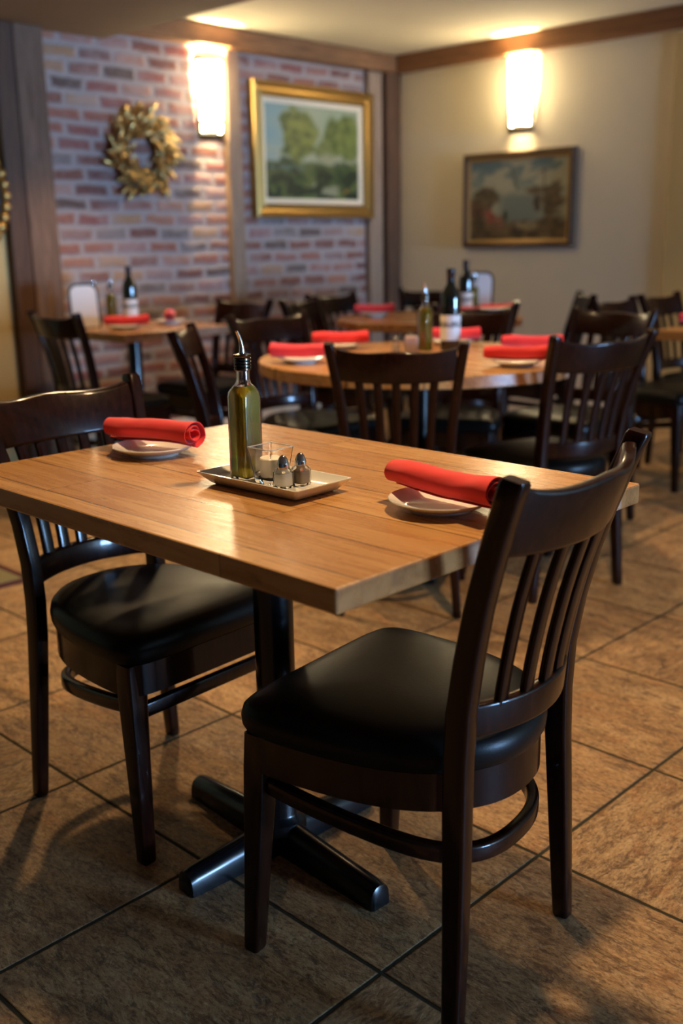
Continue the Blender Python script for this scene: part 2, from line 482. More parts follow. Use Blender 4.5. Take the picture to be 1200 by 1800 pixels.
def make_chair(loc, rz, label, group):
    root = thing('dining_chair', label, 'chair', loc, rz, group)
    W, V = M['chair'], M['vinyl']
    # cushion
    rings = []
    for z, s in ((.403, .94), (.406, .972), (.415, .990), (.430, .996), (.445, .98), (.453, .945), (.459, .88), (.4635, .76), (.467, .58), (.469, .36), (.4695, .15)):
        rings.append([(x*s, y*s, z) for x, y in OUT])
    link('seat', loft(rings), V, root, True)
    # apron under the cushion
    o1 = [(x*.955, y*.955) for x, y in OUT]; o2 = [(x*.86, y*.86) for x, y in OUT]
    bm = bmesh.new()
    rr = [[(x, y, .342) for x, y in o1], [(x, y, .346) for x, y in o1], [(x, y, .403) for x, y in o1], [(x, y, .403) for x, y in o2], [(x, y, .342) for x, y in o2], [(x, y, .342) for x, y in o1]]
    add_loft(bm, rr, cap=False); bmesh.ops.remove_doubles(bm, verts=bm.verts, dist=1e-5)
    link('seat_frame', bm, W, root, True)
    # rear legs run up as back posts
    zs = [0, .004, .06, .15, .25, .36, .44, .52, .60, .68, .74, .80, .84, CH - .006, CH]
    for sx in (-1, 1):
        rings = []
        for i, z in enumerate(zs):
            w = interp([(0, .026), (.25, .030), (.45, .031), (.7, .030), (CH, .029)], z); d = interp([(0, .029), (.25, .036), (.45, .039), (.7, .036), (CH, .035)], z)
            k = .84 if i in (0, len(zs) - 1) else 1
            x = sx * interp(XP, z); y = interp(YP, z)
            rings.append([(x + a*k, y + b*k, z + (.16 * b if i >= len(zs) - 2 else 0)) for a, b in rrect(w, d, .006)])
        link('back_post', loft(rings), W, root, True)
    # front legs
    for sx in (-1, 1):
        rings = []
        for z, w in ((0, .026), (.004, .029), (.20, .036), (.34, .042), (.402, .042)):
            rings.append([(sx*(.198 - .012*z/.42) + a, .184 + b - .058*z, z) for a, b in rrect(w, w, .005)])
        link('leg', loft(rings), W, root, True)
    # crest rail and lower rail
    def rail(name, ztop, zbot, th, wz):
        rings = []
        n = 18
        for i in range(n + 1):
            t = -1 + 2*i/n; zt = ztop(t); zb = zbot(t); zm = (zt+zb)/2
            x = t * (interp(XP, zm) - .012)
            sec = rrect(th, zt - zb, .008 if wz else .006, 3)
            rings.append([(x, yb(zm + b, t) + a, zm + b) for a, b in sec])
        return link(name, loft(rings), W, root, True)
    rail('crest_rail', lambda t: .838 + .016*t**4 + .007*math.exp(-(t/.42)**2), lambda t: .748 + .006*t*t, .024, True)
    rail('lower_rail', lambda t: .526, lambda t: .474, .022, False)
    # slats
    for k in range(5):
        t = (k - 2) * .325
        rings = []
        for i in range(9):
            z = .515 + i/8*.245
            x = t * (interp(XP, z) - .010)
            rings.append([(x + a, yb(z, t) + b - .0*z, z) for a, b in rrect(.0255, .013, .004, 2)])
        link('slat', loft(rings), W, root, True)
    # bent hoop stretcher below the seat and straight front bar
    path = []
    half = [(.189, .155), (.187, .09), (.176, .0), (.160, -.08), (.138, -.135), (.104, -.172), (.058, -.192), (0, -.197)]
    full = half + [(-x, y) for x, y in reversed(half[:-1])]
    # smooth open path
    pts = full
    for _ in range(2):
        q = [pts[0]]
        for a, b in zip(pts[:-1], pts[1:]):
            q += [(a[0]*.75+b[0]*.25, a[1]*.75+b[1]*.25), (a[0]*.25+b[0]*.75, a[1]*.25+b[1]*.75)]
        q.append(pts[-1]); pts = q
    bm = bmesh.new(); add_sweep(bm, [(x, y, .260 + .055 * max(0, (y + .2)/.355)) for x, y in pts], rrect(.020, .030, .006))
    link('hoop_stretcher', bm, W, root, True)
    link('front_stretcher', box(-.18, .18, .157, .175, .286, .315, .004), W, root, True)
    return root

CHAIRG = None
proto = [None]
def chair(x, y, az, label):
    """az: compass direction the chair faces, degrees from +y towards +x"""
    if proto[0] is None:
        proto[0] = make_chair((x, y, 0), R(-az), label, 'dining chairs around the tables'); return proto[0]
    return dup(proto[0], (x, y, 0), R(-az), label, 'dining chairs around the tables')
def chair_crest(x, y, az, label):
    a = R(az); return chair(x + .27*math.sin(a), y + .27*math.cos(a), az, label)

chair(1.184, 1.008, -7.0, 'dark mahogany slat-back chair with black vinyl seat, nearest the camera at front right')
chair(1.176, 1.705, -183.2, 'dark mahogany chair with black vinyl seat across the wooden table, at left of the photo')
chair_crest(2.27, 1.99, 52, 'dark slat-back chair seen from behind at the near side of the round table')
chair(2.945, 1.925, 17, 'dark slat-back chair angled at the right of the round table, nearest the tiles')
chair_crest(2.28, 3.00, 137, 'dark chair seen edge-on just behind the oil bottle, left of the round table')
chair_crest(2.95, 3.30, 183, 'slat-back chair on the far left side of the round table, facing the camera')
chair_crest(3.64, 2.80, 242, 'slat-back chair on the far side of the round table behind the wine bottle')
chair_crest(3.95, 2.25, 276, 'chair at the right of the round table, half hidden behind the angled chair back')
chair_crest(2.50, 4.24, 90, 'dark chair seen from behind at the left end of the table by the brick wall')
chair_crest(3.67, 4.30, 268, 'dark chair with open slats against the brick at the right end of the wall table')
chair_crest(3.85, 4.05, 160, 'brown chair at the left of the far corner table, below the gold-framed picture')
chair_crest(4.36, 4.32, 178, 'dark chair at the far corner table nearest the brick corner')
chair_crest(5.13, 4.20, 235, 'dark chair at the far corner table, just right of the corner post')
chair_crest(3.96, 2.98, 38, 'dark chair back at the near side of the far corner table, beneath its wine bottle')
chair_crest(4.95, 3.00, 318, 'dark leaning chair at the right of the far corner table, beside the menu stand')
chair_crest(4.60, 2.62, 178, 'dark chair on the far side of the table at the right edge, left of two')
chair_crest(5.10, 2.64, 180, 'dark chair on the far side of the table at the right edge, right of two')

# ------------------------------------------------------------------ tables
def table_base(root, c=(0, 0), arms=((.28, 90), (.28, 270), (.23, 0), (.23, 180)), top=.715, rot=0, r=.037):
    bm = bmesh.new(); add_lathe(bm, [(r + .014, .045), (r + .012, .065), (r + .002, .075), (r, .08), (r, top - .02), (r, top)], 28, c)
    link('column', bm, M['iron'], root, True)
    for L, a in arms:
        bm = bmesh.new()
        d = Vector((math.cos(R(a + rot)), math.sin(R(a + rot)), 0))
        rings = []
        s = Vector((-d.y, d.x, 0))
        for k, w, h in ((0, .056, .068), (.25, .054, .062), (.6, .051, .054), (.93, .048, .047), (.985, .046, .042), (1, .036, .032)):
            p = Vector((c[0], c[1], 0)) + d * (L * k)
            sec = []
            for i in range(9):
                th = PI * i / 8
                sec.append(p + s * (w/2 * math.cos(th)) + Vector((0, 0, .010 + (h - .010) * math.sin(th)**.7)))
            sec = [p + s*(w/2) + Vector((0, 0, .0))] + sec + [p - s*(w/2) + Vector((0, 0, .0))]
            rings.append([tuple(q) for q in sec])
        add_loft(bm, rings)
        link('base_foot', bm, M['iron'], root, True)
    bm = bmesh.new(); add_box(bm, c[0] - .15, c[0] + .15, c[1] - .15, c[1] + .15, top - .006, top + .0005)
    link('mounting_plate', bm, M['iron'], root)

# main table
TX0, TX1, TY0, TY1 = .830, 1.560, .824, 1.832
tcx, tcy = (TX0+TX1)/2, (TY0+TY1)/2
t = thing('dining_table', 'rectangular plank-top wooden table on a black cross base in the foreground', 'table', (tcx, tcy, 0))
link('tabletop', box(TX0-tcx, TX1-tcx, TY0-tcy, TY1-tcy, .7155, .75, .0035), M['plank'], t)
table_base(t, (1.205 - tcx, 1.362 - tcy), rot=-3)

def round_table(x, y, rad, rz, label, mat):
    t = thing('round_table', label, 'table', (x, y, 0), rz)
    bm = lathe([(rad - .004, .708), (rad, .712), (rad, .746), (rad - .004, .75)], 96)
    link('tabletop', bm, mat, t, True)
    table_base(t, (0, 0), top=.708, arms=((.33, 45), (.33, 135), (.33, 225), (.33, 315)))
    return t
RTX, RTY = 2.87, 2.40
round_table(RTX, RTY, .58, R(0), 'large round plank-top table in the middle of the room', M['plank'])
BTX, BTY = 4.40, 3.62
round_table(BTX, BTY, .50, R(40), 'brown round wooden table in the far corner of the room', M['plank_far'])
def rect_table(x0, x1, y0, y1, rz, label):
    cx, cy = (x0+x1)/2, (y0+y1)/2
    t = thing('dining_table', label, 'table', (cx, cy, 0), rz)
    link('tabletop', box(x0-cx, x1-cx, y0-cy, y1-cy, .7075, .75, .004), M['plank'], t)
    table_base(t, (0, 0), top=.7075, arms=((.28, 90), (.28, 270), (.24, 0), (.24, 180)))
    return t
rect_table(2.80, 3.46, 4.15, 4.95, 0, 'wooden table set against the brick wall at left')
rect_table(4.30, 5.50, 1.45, 2.25, 0, 'wooden table cut by the right edge of the photo')

# ------------------------------------------------------------------ tableware
ZT = .75
def make_plate(loc, label, group):
    prof = [(.001, .004), (.040, .004), (.044, .000), (.048, .000), (.050, .005), (.066, .010), (.080, .0175), (.0815, .019), (.0805, .0203), (.070, .0155), (.056, .0088), (.050, .0075), (.001, .0072)]
    o = link('saucer_plate', lathe(prof, 48), M['china'], None, True, loc)
    return tag(o, label, 'plate', group)
plate0 = [None]
def plate(x, y, label, z=ZT):
    if plate0[0] is None:
        plate0[0] = make_plate((x, y, z), label, 'white plates under the napkins'); return
    dup(plate0[0], (x, y, z), random.random(), label, 'white plates under the napkins')

def napkin_mesh(seed):
    bm = bmesh.new(); n_u, n_v = 66, 26; L = .214
    turns = 2.6
    grid = []
    for j in range(n_v + 1):
        v = j / n_v; row = []
        for i in range(n_u + 1):
            u = i / n_u
            th = u * turns * 2 * PI + .9
            rad = .0085 + .0195 * u
            flare = 1.0 + .10 * max(0, v - .75)/.25 - .12 * max(0, .18 - v)/.18
            rad *= flare
            wr = mnoise.noise(Vector((math.cos(th)*1.3, math.sin(th)*1.3 + seed, v*5))) * .0022 * u
            rad += wr
            x = rad * math.cos(th) * 1.10
            z = rad * math.sin(th) * .86
            y = (v - .5) * L + .010 * math.cos(th*.5 + seed) * (1 if v > .5 else -.6) * abs(v - .5)
            z += .0018 * math.sin(v * 6 + seed)
            row.append(bm.verts.new((x, y, z)))
        grid.append(row)
    for j in range(n_v):
        for i in range(n_u):
            bm.faces.new((grid[j][i], grid[j][i+1], grid[j+1][i+1], grid[j+1][i]))
    # thickness
    bmesh.ops.recalc_face_normals(bm, faces=bm.faces)
    bmesh.ops.solidify(bm, geom=list(bm.faces), thickness=.0014)
    zmin = min(v.co.z for v in bm.verts)
    for v in bm.verts: v.co.z -= zmin
    return bm
nap0 = link('rolled_napkin', napkin_mesh(1.0), M['cloth'], None, True)
nap1 = link('rolled_napkin', napkin_mesh(4.0), M['cloth'], None, True)
NG = 'rolled red napkins on the plates'
used = {}
def napkin(x, y, rz, label, z=ZT, src=None, tilt=0.0):
    s = src or nap0
    if s not in used: o = s; used[s] = 1
    else: o = s.copy(); COL.objects.link(o)
    o.location = (x, y, z + .0185); o.rotation_euler = (tilt, 0, rz)
    tag(o, label, 'napkin', NG)
    return o

plate(1.207, .968, 'white plate under the red napkin beside the nearest chair back')
napkin(1.204, .962, R(-5 + 180), 'rolled red napkin beside the nearest chair back, on the foreground table')
plate(1.180, 1.672, 'white plate under the red napkin at the left chair')
napkin(1.188, 1.690, R(14.8 + 180), 'rolled red napkin with open spiral end, before the left chair', src=nap1)
# round table settings
for (x, y, rz, a, b) in (
    (2.47, 2.60, 32, 'white plate at the left rim of the round table', 'rolled red napkin at the left rim of the round table'),
    (2.90, 2.83, -136, 'white plate at the far left rim of the round table', 'rolled red napkin at the far left of the round table, above the chair back'),
    (3.27, 2.57, -142, 'white plate behind the wine bottle on the round table', 'rolled red napkin behind the wine bottle on the round table'),
    (2.82, 1.95, -143, 'white plate at the right rim of the round table, nearer of two', 'rolled red napkin at the right rim of the round table, nearer of two'),
    (3.17, 2.13, -146, 'white plate at the right rim of the round table, farther of two', 'rolled red napkin at the right rim of the round table, farther of two')):
    plate(x, y, a); napkin(x, y, R(rz), b)
plate(2.98, 4.40, 'white plate on the table by the brick wall'); napkin(2.99, 4.40, R(-116), 'rolled red napkin beside the bottles on the table by the brick wall')
plate(3.33, 4.50, 'white plate at the right end of the brick-wall table'); napkin(3.33, 4.50, R(-38), 'rolled red napkin seen end-on at the right end of the brick-wall table')
plate(4.30, 3.93, 'white plate at the left of the far corner table'); napkin(4.30, 3.93, R(-138), 'rolled red napkin at the left of the far corner table')
plate(4.66, 3.35, 'white plate at the right of the far corner table'); napkin(4.66, 3.35, R(-120), 'rolled red napkin beside the menu stand on the far corner table')
plate(4.52, 2.12, 'white plate on the table at the right edge'); napkin(4.52, 2.12, R(-152), 'rolled red napkin on the table at the right edge of the photo')
plate(4.40, 3.28, 'white plate at the near side of the far corner table'); napkin(4.40, 3.28, R(-130), 'rolled red napkin between oil and wine bottles, on the far corner table')

# ---- tray and condiments on the main table
TRX, TRY = 1.139, 1.277
rings = []
for z, sx, sy, r in ((0, .044, .098, .004), (.004, .050, .106, .005), (.012, .058, .114, .006), (.021, .0665, .1225, .005), (.0225, .0665, .1225, .005), (.0225, .063, .119, .004), (.015, .056, .112, .004), (.0085, .047, .102, .004)):
    rings.append([(a, b, z) for a, b in rrect(2*sx, 2*sy, r, 3)])
tray = link('condiment_tray', loft(rings), M['china'], None, True, (TRX, TRY, ZT), (0, 0, R(1.5)))
tag(tray, 'white rectangular ceramic tray holding oil and shakers on the foreground table', 'tray')
ZTR = ZT + .0085

def make_oil(loc, rz, label):
    root = thing('oil_bottle', label, 'bottle', loc, rz, 'oil bottles with pour spouts')
    S = .0445
    def ring(w, r, z): return [(a, b, z) for a, b in rrect(w, w, r, 4)]
    prof = [(S*.94, .006, 0), (S, .007, .003), (S, .007, .140), (S*.985, .010, .147), (S*.90, .014, .153), (S*.76, .0135, .158), (.026, .0125, .163), (.0235, .0115, .170), (.0235, .0115, .190)]
    inner = [(w - .0046, max(.003, r - .002), z + (.004 if i == 0 else 0)) for i, (w, r, z) in enumerate(prof)]
    bm = bmesh.new()
    rings = [ring(*p) for p in prof] + [ring(*p) for p in reversed(inner)]
    add_loft(bm, rings)
    link('glass_body', bm, M['glass'], root, True)
    oil = [(w - .0056, max(.0025, r - .0025), z + (.0045 if i == 0 else 0)) for i, (w, r, z) in enumerate(prof[:6])]
    link('oil_fill', loft([ring(*p) for p in oil]), M['oil'], root, True)
    bm = bmesh.new()
    pr = [(.0125, .184)]
    for k in range(4): pr += [(.0148, .1855 + k*.0055), (.0148, .1885 + k*.0055), (.0136, .190 + k*.0055)]
    pr += [(.0150, .2085), (.0150, .2115), (.010, .2125), (.006, .2135)]
    add_lathe(bm, pr, 24); collar = link('pourer_collar', bm, M['steelring'], root, True)
    bm = bmesh.new(); P = [(0, 0, .210), (0, 0, .222), (-.002, 0, .232), (-.006, 0, .242), (-.011, 0, .251)]
    add_sweep(bm, P, circ(.0046, 10), (0, 1, 0), [1.25, 1.0, .85, .72, .6])
    link('spout', bm, M['chrome'], collar, True)
    bm = bmesh.new(); add_sweep(bm, [(.004, 0, .185), (.005, 0, .165), (.007, 0, .150)], circ(.0022, 8), (0, 1, 0))
    link('pour_tube', bm, M['blackplastic'], collar, True)
    return root
oil = make_oil((1.141, 1.346, ZTR), R(4), 'tall square bottle of green olive oil with metal spout, on the white tray')
def oilbottle(x, y, rz, label, z=ZT): return dup(oil, (x, y, z), R(rz), label, 'oil bottles with pour spouts')
oilbottle(3.04, 2.52, 5, 'green oil bottle with chrome spout on the round table')
oilbottle(3.12, 4.72, 20, 'olive oil bottle beside the wine on the table by the brick wall')
oilbottle(3.03, 4.74, 50, 'amber-looking oil bottle next to the menu card on the table by the brick wall')
oilbottle(4.59, 3.46, 30, 'small green oil bottle on the far corner table beside the menu stand')

# glass votive
v = thing('candle_holder', 'square flared clear glass votive around a candle, on the white tray', 'candle holder', (1.141, 1.283, ZTR), R(2))
def sq(w, r, z): return [(a, b, z) for a, b in rrect(w, w, r, 3)]
link('glass_cup', loft([sq(.039, .004, 0), sq(.042, .004, .004), sq(.057, .004, .059), sq(.057, .003, .060), sq(.0525, .002, .060), sq(.0395, .003, .009), sq(.036, .003, .007)]), M['glass'], v, True)
link('rim_highlight', loft([sq(.0574, .004, .0602), sq(.0574, .004, .0614), sq(.0518, .002, .0614), sq(.0518, .002, .0602), sq(.0574, .004, .0602)], False), M['rimhighlight'], v, True)  # pale strip added on the rim in place of the edge highlight
cd_ = link('candle', lathe([(.0172, .0093), (.0178, .0105), (.0178, .040), (.0165, .0415), (.004, .0405), (.001, .0405)], 28), M['wax'], None, True, (1.141, 1.283, ZTR))
tag(cd_, 'short white candle inside the clear glass votive on the tray', 'candle')
link('wick', lathe([(.0012, .040), (.0012, .050)], 8), M['black'], cd_, True)

def shaker(loc, rz, name, label, fill, cat):
    s = thing(name, label, cat, loc, rz)
    link('glass_jar', loft([sq(.026, .005, 0), sq(.028, .006, .002), sq(.028, .006, .026), sq(.024, .008, .031), sq(.018, .008, .033), sq(.015, .007, .033), sq(.0235, .005, .026), sq(.0235, .004, .004)]), M['glass'], s, True)
    link('contents', loft([sq(.0226, .004, .0045), sq(.0226, .004, .0240)]), fill, s, True)
    link('dome_cap', lathe([(.0088, .0325), (.0100, .0332), (.0100, .041), (.0094, .0425), (.0088, .044), (.0068, .0495), (.0042, .0530), (.0020, .0545), (.0005, .055)], 24), M['chrome'], s, True)
shaker((1.126, 1.236, ZTR), R(6), 'salt_shaker', 'glass salt shaker with chrome dome cap, in front of the votive', M['salt'], 'salt shaker')
shaker((1.159, 1.229, ZTR), R(10), 'pepper_shaker', 'glass pepper shaker with brown contents and chrome dome cap, on the tray', M['pepper'], 'pepper shaker')

def make_wine(loc, rz, label):
    root = thing('wine_bottle', label, 'bottle', loc, rz, 'wine bottles on the tables')
    link('bottle_body', lathe([(.030, .004), (.036, 0), (.0375, .004), (.0375, .19), (.0365, .203), (.031, .219), (.021, .234), (.0155, .246), (.0145, .262), (.0142, .285)], 36), M['winglass'], root, True)
    link('foil_capsule', lathe([(.0150, .250), (.0149, .282), (.0162, .284), (.0162, .297), (.0150, .300), (.002, .300)], 28), M['capsule'], root, True)
    rings = [[((.0379) * math.cos(2*PI*i/36), .0379 * math.sin(2*PI*i/36), z) for i in range(36)] for z in (.040, .132)]
    link('paper_label', add_loft(bmesh.new(), rings, cap=False), M['label'], root, True)
    return root
wine = make_wine((3.09, 2.44, ZT), R(10), 'dark wine bottle with cream label on the round table')
def winebottle(x, y, label, z=ZT, rz=30): return dup(wine, (x, y, z), R(rz), label, 'wine bottles on the tables')
winebottle(3.17, 4.62, 'dark wine bottle with white label on the table by the brick wall')
winebottle(4.47, 3.43, 'small distant wine bottle on the far corner table before the plaster wall')

# sugar caddy and shaker on the round table
c = thing('sugar_caddy', 'small clear caddy holding sugar packets on the round table', 'caddy', (2.96, 2.52, ZT), R(35))
link('holder', loft([sq(.055, .006, 0), sq(.058, .006, .03), sq(.062, .006, .034), sq(.056, .005, .034), sq(.050, .005, .004)]), M['glass'], c, True)
for k in range(6):
    y0 = -.022 + k*.0078
    pk = link('sugar_packet', box(-.024, .024, y0, y0 + .0055, 0, .051 + .004*(k % 2), .001), M['packet'], None, False, (2.96, 2.52, ZT + .0045), (0, 0, R(35)))
    tag(pk, 'pastel sugar packet in the small caddy on the round table', 'sugar packet', 'sugar packets in the caddy')
shaker((2.93, 2.57, ZT), R(20), 'salt_shaker', 'glass salt shaker beside the sugar packets on the round table', M['salt'], 'salt shaker')

def menu(loc, rz, label, w=.15, h=.215):
    root = thing('menu_stand', label, 'menu stand', loc, rz)
    def tomb(w, h, y0, y1, r, z0=0.0):
        bm = bmesh.new(); pts = [(-w/2, z0), (w/2, z0)]
        for k in range(7): pts.append((w/2 - r + r*math.cos(PI/2*k/6), h - r + r*math.sin(PI/2*k/6)))
        for k in range(7): pts.append((-w/2 + r - r*math.sin(PI/2*k/6), h - r + r*math.cos(PI/2*k/6)))
        lean = .16
        add_loft(bm, [[(x, y0 + lean*z, z) for x, z in pts], [(x, y1 + lean*z, z) for x, z in pts]]); return bm
    link('backing_board', tomb(w + .02, h + .012, 0, .010, .045), M['blackplastic'], root)
    link('menu_sheet', tomb(w, h, -.003, -.0002, .036, .006), M['paper'], root)
    link('easel_leg', box(-.02, .02, .06, .066, 0, .11), M['blackplastic'], root)
    return root
menu((2.90, 4.62, ZT), R(-18), 'white menu card with rounded top in black stand by the brick wall', .13, .21)
menu((4.70, 3.52, ZT), R(-64), 'cream menu card in a black stand on the far corner table', .14, .22)

# ------------------------------------------------------------------ wall pieces
def paint_grid(name, W, H, nx, nz, fn, parent, mat, dim=1.0):
    """flat canvas in local x/z, facing -y, coloured per vertex"""
    me = bpy.data.meshes.new(name)
    vs, fs, cs = [], [], []
    for j in range(nz + 1):
        for i in range(nx + 1):
            vs.append((-W/2 + W*i/nx, 0, -H/2 + H*j/nz)); cs.append(tuple(q*dim for q in fn(i/nx, j/nz)))
    for j in range(nz):
        for i in range(nx):
            a = j*(nx+1) + i; fs.append((a, a+1, a+nx+2, a+nx+1))
    me.from_pydata(vs, [], fs)
    at = me.color_attributes.new('paint', 'FLOAT_COLOR', 'POINT')
    for k, c in enumerate(cs): at.data[k].color = (*c, 1)
    me.materials.append(mat)
    o = bpy.data.objects.new(name, me); COL.objects.link(o); o.parent = parent
    return o
def lerp(a, b, t):
    t = max(0, min(1, t)); return tuple(p + (q - p)*t for p, q in zip(a, b))
def nz(x, y, s, o=0): return mnoise.fractal(Vector((x*s + o, y*s, o*1.7)), 1.0, 2.0, 4)
def sm(e0, e1, x):
    t = max(0, min(1, (x - e0)/(e1 - e0))); return t*t*(3 - 2*t)
def landscape(u, v):
    c = lerp((.44, .52, .34), (.30, .50, .52), sm(.5, .0, u)*.9 + .25*nz(u, v, 4))     # sky
    c = lerp(c, (.62, .62, .42), sm(.62, .5, v)*.5 + .2*nz(u, v, 7, 3))
    def crown(cx, cy, rx, ry, col1, col2, o, c):
        d = math.hypot((u-cx)/rx, (v-cy)/ry) + .35*nz(u, v, 7, o)
        k = lerp(col1, col2, .5 + .9*nz(u, v, 12, o + 2) + .4*(u-cx)/rx)
        return lerp(c, k, sm(1.05, .8, d))
    c = crown(.34, .66, .22, .30, (.09, .14, .025), (.30, .33, .06), 5, c)
    c = crown(.82, .68, .19, .30, (.11, .17, .03), (.27, .32, .07), 9, c)
    c = crown(.60, .52, .10, .12, (.16, .20, .06), (.26, .30, .08), 12, c)
    g = lerp((.03, .07, .02), (.17, .22, .055), .5 + nz(u, v, 8, 21))
    c = lerp(c, g, sm(.43, .37, v + .05*nz(u, v, 5, 1)))
    c = lerp(c, (.10, .20, .19), sm(.03, .012, abs(v - .335 + .01*nz(u, 0, 9))) * sm(.45, .30, u) * .8)
    for cx, cy, rx, ry, o in ((.68, .45, .13, .075, 2), (.62, .10, .17, .08, 4), (.93, .42, .09, .05, 6), (.30, .10, .06, .04, 7)):
        d = math.hypot((u-cx)/rx, (v-cy)/ry) + .6*nz(u, v, 9, o)
        c = lerp(c, (.47, .47, .29), sm(1.0, .45, d)*.8)
    c = lerp(c, (.46, .22, .04), sm(1, .3, math.hypot((u-.86)/.04, (v-.10)/.035)))
    c = lerp(c, (.018, .04, .015), sm(.52, .75, .5 + nz(u, v, 6, 33)) * sm(.42, .3, v))
    return tuple(max(0, q) for q in c)
def harbour(u, v):
    c = lerp((.26, .27, .21), (.07, .125, .16), sm(.45, 1.0, v) + .15*nz(u, v, 4))
    c = lerp(c, (.40, .37, .26), sm(.42, .6, .5 + nz(u, v*1.6, 3.2, 8)) * sm(.45, .7, v)*.6)
    c = lerp(c, (.13, .16, .15), sm(.60, .52, v)*sm(.25, .4, u)*sm(.95, .6, u))
    def blob(cx, cy, rx, ry, col, o, c, k=1.0):
        d = math.hypot((u-cx)/rx, (v-cy)/ry) + .5*nz(u, v, 8, o)
        return lerp(c, lerp(col, tuple(q*.45 for q in col), .5 + nz(u, v, 13, o)), sm(1.0, .65, d)*k)
    c = blob(.14, .52, .15, .17, (.105, .075, .040), 2, c); c = blob(.06, .36, .12, .16, (.12, .055, .03), 5, c)
    c = blob(.86, .50, .14, .24, (.10, .068, .035), 7, c); c = blob(.68, .60, .10, .05, (.12, .085, .05), 8, c); c = blob(.70, .42, .05, .16, (.06, .03, .018), 9, c)
    g = lerp((.045, .028, .013), (.15, .10, .045), .5 + nz(u, v, 9, 15))
    c = lerp(c, g, sm(.30, .22, v + .06*nz(u, v, 6, 3)))
    c = blob(.22, .30, .07, .14, (.26, .07, .045), 11, c); c = blob(.32, .24, .05, .10, (.22, .10, .06), 13, c)
    c = blob(.60, .17, .13, .07, (.27, .21, .11), 14, c, .8); c = blob(.38, .30, .025, .07, (.03, .05, .02), 4, c)
    for x0, y0, x1, y1 in ((.44, .86, .50, .62), (.76, .86, .77, .56), (.71, .82, .80, .84)):
        L = math.hypot(x1-x0, y1-y0); t = max(0, min(1, ((u-x0)*(x1-x0) + (v-y0)*(y1-y0))/L**2))
        c = lerp(c, (.05, .03, .02), sm(.012, .004, math.hypot(u-x0-t*(x1-x0), v-y0-t*(y1-y0)))*.8)
    return tuple(max(0, q) for q in c)

def moulding(name, W, H, prof, mat, parent):
    """mitred frame; prof = [(inset from the outer edge, height off the wall)]"""
    bm = bmesh.new(); rings = []
    for ins, hgt in prof:
        w, h = W/2 - ins, H/2 - ins
        rings.append([(-w, -hgt, -h), (w, -hgt, -h), (w, -hgt, h), (-w, -hgt, h)])
    rings.append(rings[0])
    add_loft(bm, rings, cap=False); bmesh.ops.remove_doubles(bm, verts=bm.verts, dist=1e-6)
    return link(name, bm, mat, parent)

p = thing('framed_painting', 'green landscape painting in a wide gold frame on the brick wall', 'painting', (5.085, YB - .002, 1.725))
moulding('gilt_frame', 1.11, .83, [(0, 0), (0, .05), (.006, .06), (.022, .064), (.034, .05), (.042, .038), (.052, .036), (.060, .046), (.078, .05), (.090, .036), (.094, .02), (.094, 0)], M['gold'], p)
moulding('liner', .926, .646, [(0, .002), (0, .026), (.006, .028), (.032, .018), (.032, .002)], M['liner'], p)
cv = paint_grid('canvas', .87, .59, 120, 80, landscape, p, M['paint'], .52); cv.location = (0, -.014, 0)
p = thing('framed_painting', 'small dark painting of figures and ruins in a thin dark frame on the plaster wall', 'painting', (XR - .002, 4.095, 1.402), R(-90))
moulding('narrow_frame', .86, .605, [(0, 0), (0, .044), (.004, .048), (.026, .048), (.030, .042), (.032, .02), (.032, 0)], M['frame2'], p)
moulding('gilt_slip', .797, .542, [(0, .002), (0, .034), (.004, .035), (.020, .026), (.020, .002)], M['golddark'], p)
cv = paint_grid('canvas', .765, .51, 110, 76, harbour, p, M['paint']); cv.location = (0, -.022, 0)

# wreath
w = thing('wreath', 'round wreath of gilded leaves hanging on the brick wall', 'wreath', (3.70, YB - .002, 1.665))
bm = bmesh.new()
ringpts = [(.135*math.cos(2*PI*i/40), -.02, .135*math.sin(2*PI*i/40)) for i in range(41)]
add_sweep(bm, ringpts, circ(.022, 8), (0, 1, 0)); link('twig_ring', bm, M['golddark'], w, True)
bm = bmesh.new()
rnd = random.Random(3)
for k in range(210):
    a = rnd.uniform(0, 2*PI); rr = rnd.uniform(.10, .205)
    base = Vector((rr*math.cos(a), -rnd.uniform(.015, .05), rr*math.sin(a)))
    # leaves sweep round and outwards
    out = Vector((math.cos(a), 0, math.sin(a))); tan = Vector((-math.sin(a), 0, math.cos(a)))
    d = (out * rnd.uniform(.05, .75) + tan * rnd.uniform(-1.35, -.35) + Vector((0, -1, 0)) * rnd.uniform(-.05, .65))
    if rr < .112: d -= out * .7
    d.normalize()
    L = rnd.uniform(.075, .125); wd = L * rnd.uniform(.13, .18)
    s = d.cross(Vector((rnd.uniform(-.4, .4), -1, rnd.uniform(-.4, .4)))).normalized(); u = s.cross(d)
    prof = [(0, .05), (.25, .8), (.5, 1.0), (.75, .7), (1.0, .03)]
    top = []
    for f, ww in prof:
        c = base + d * (L * f) + u * (.010 * math.sin(f * PI))
        top.append((bm.verts.new(c - s*wd*ww), bm.verts.new(c + u*.004), bm.verts.new(c + s*wd*ww)))
    for q, r2 in zip(top[:-1], top[1:]):
        bm.faces.new((q[0], q[1], r2[1], r2[0])); bm.faces.new((q[1], q[2], r2[2], r2[1]))
o = link('gilded_leaves', bm, M['leafgold'], w, True)
md = o.modifiers.new('thick', 'SOLIDIFY'); md.thickness = .0012

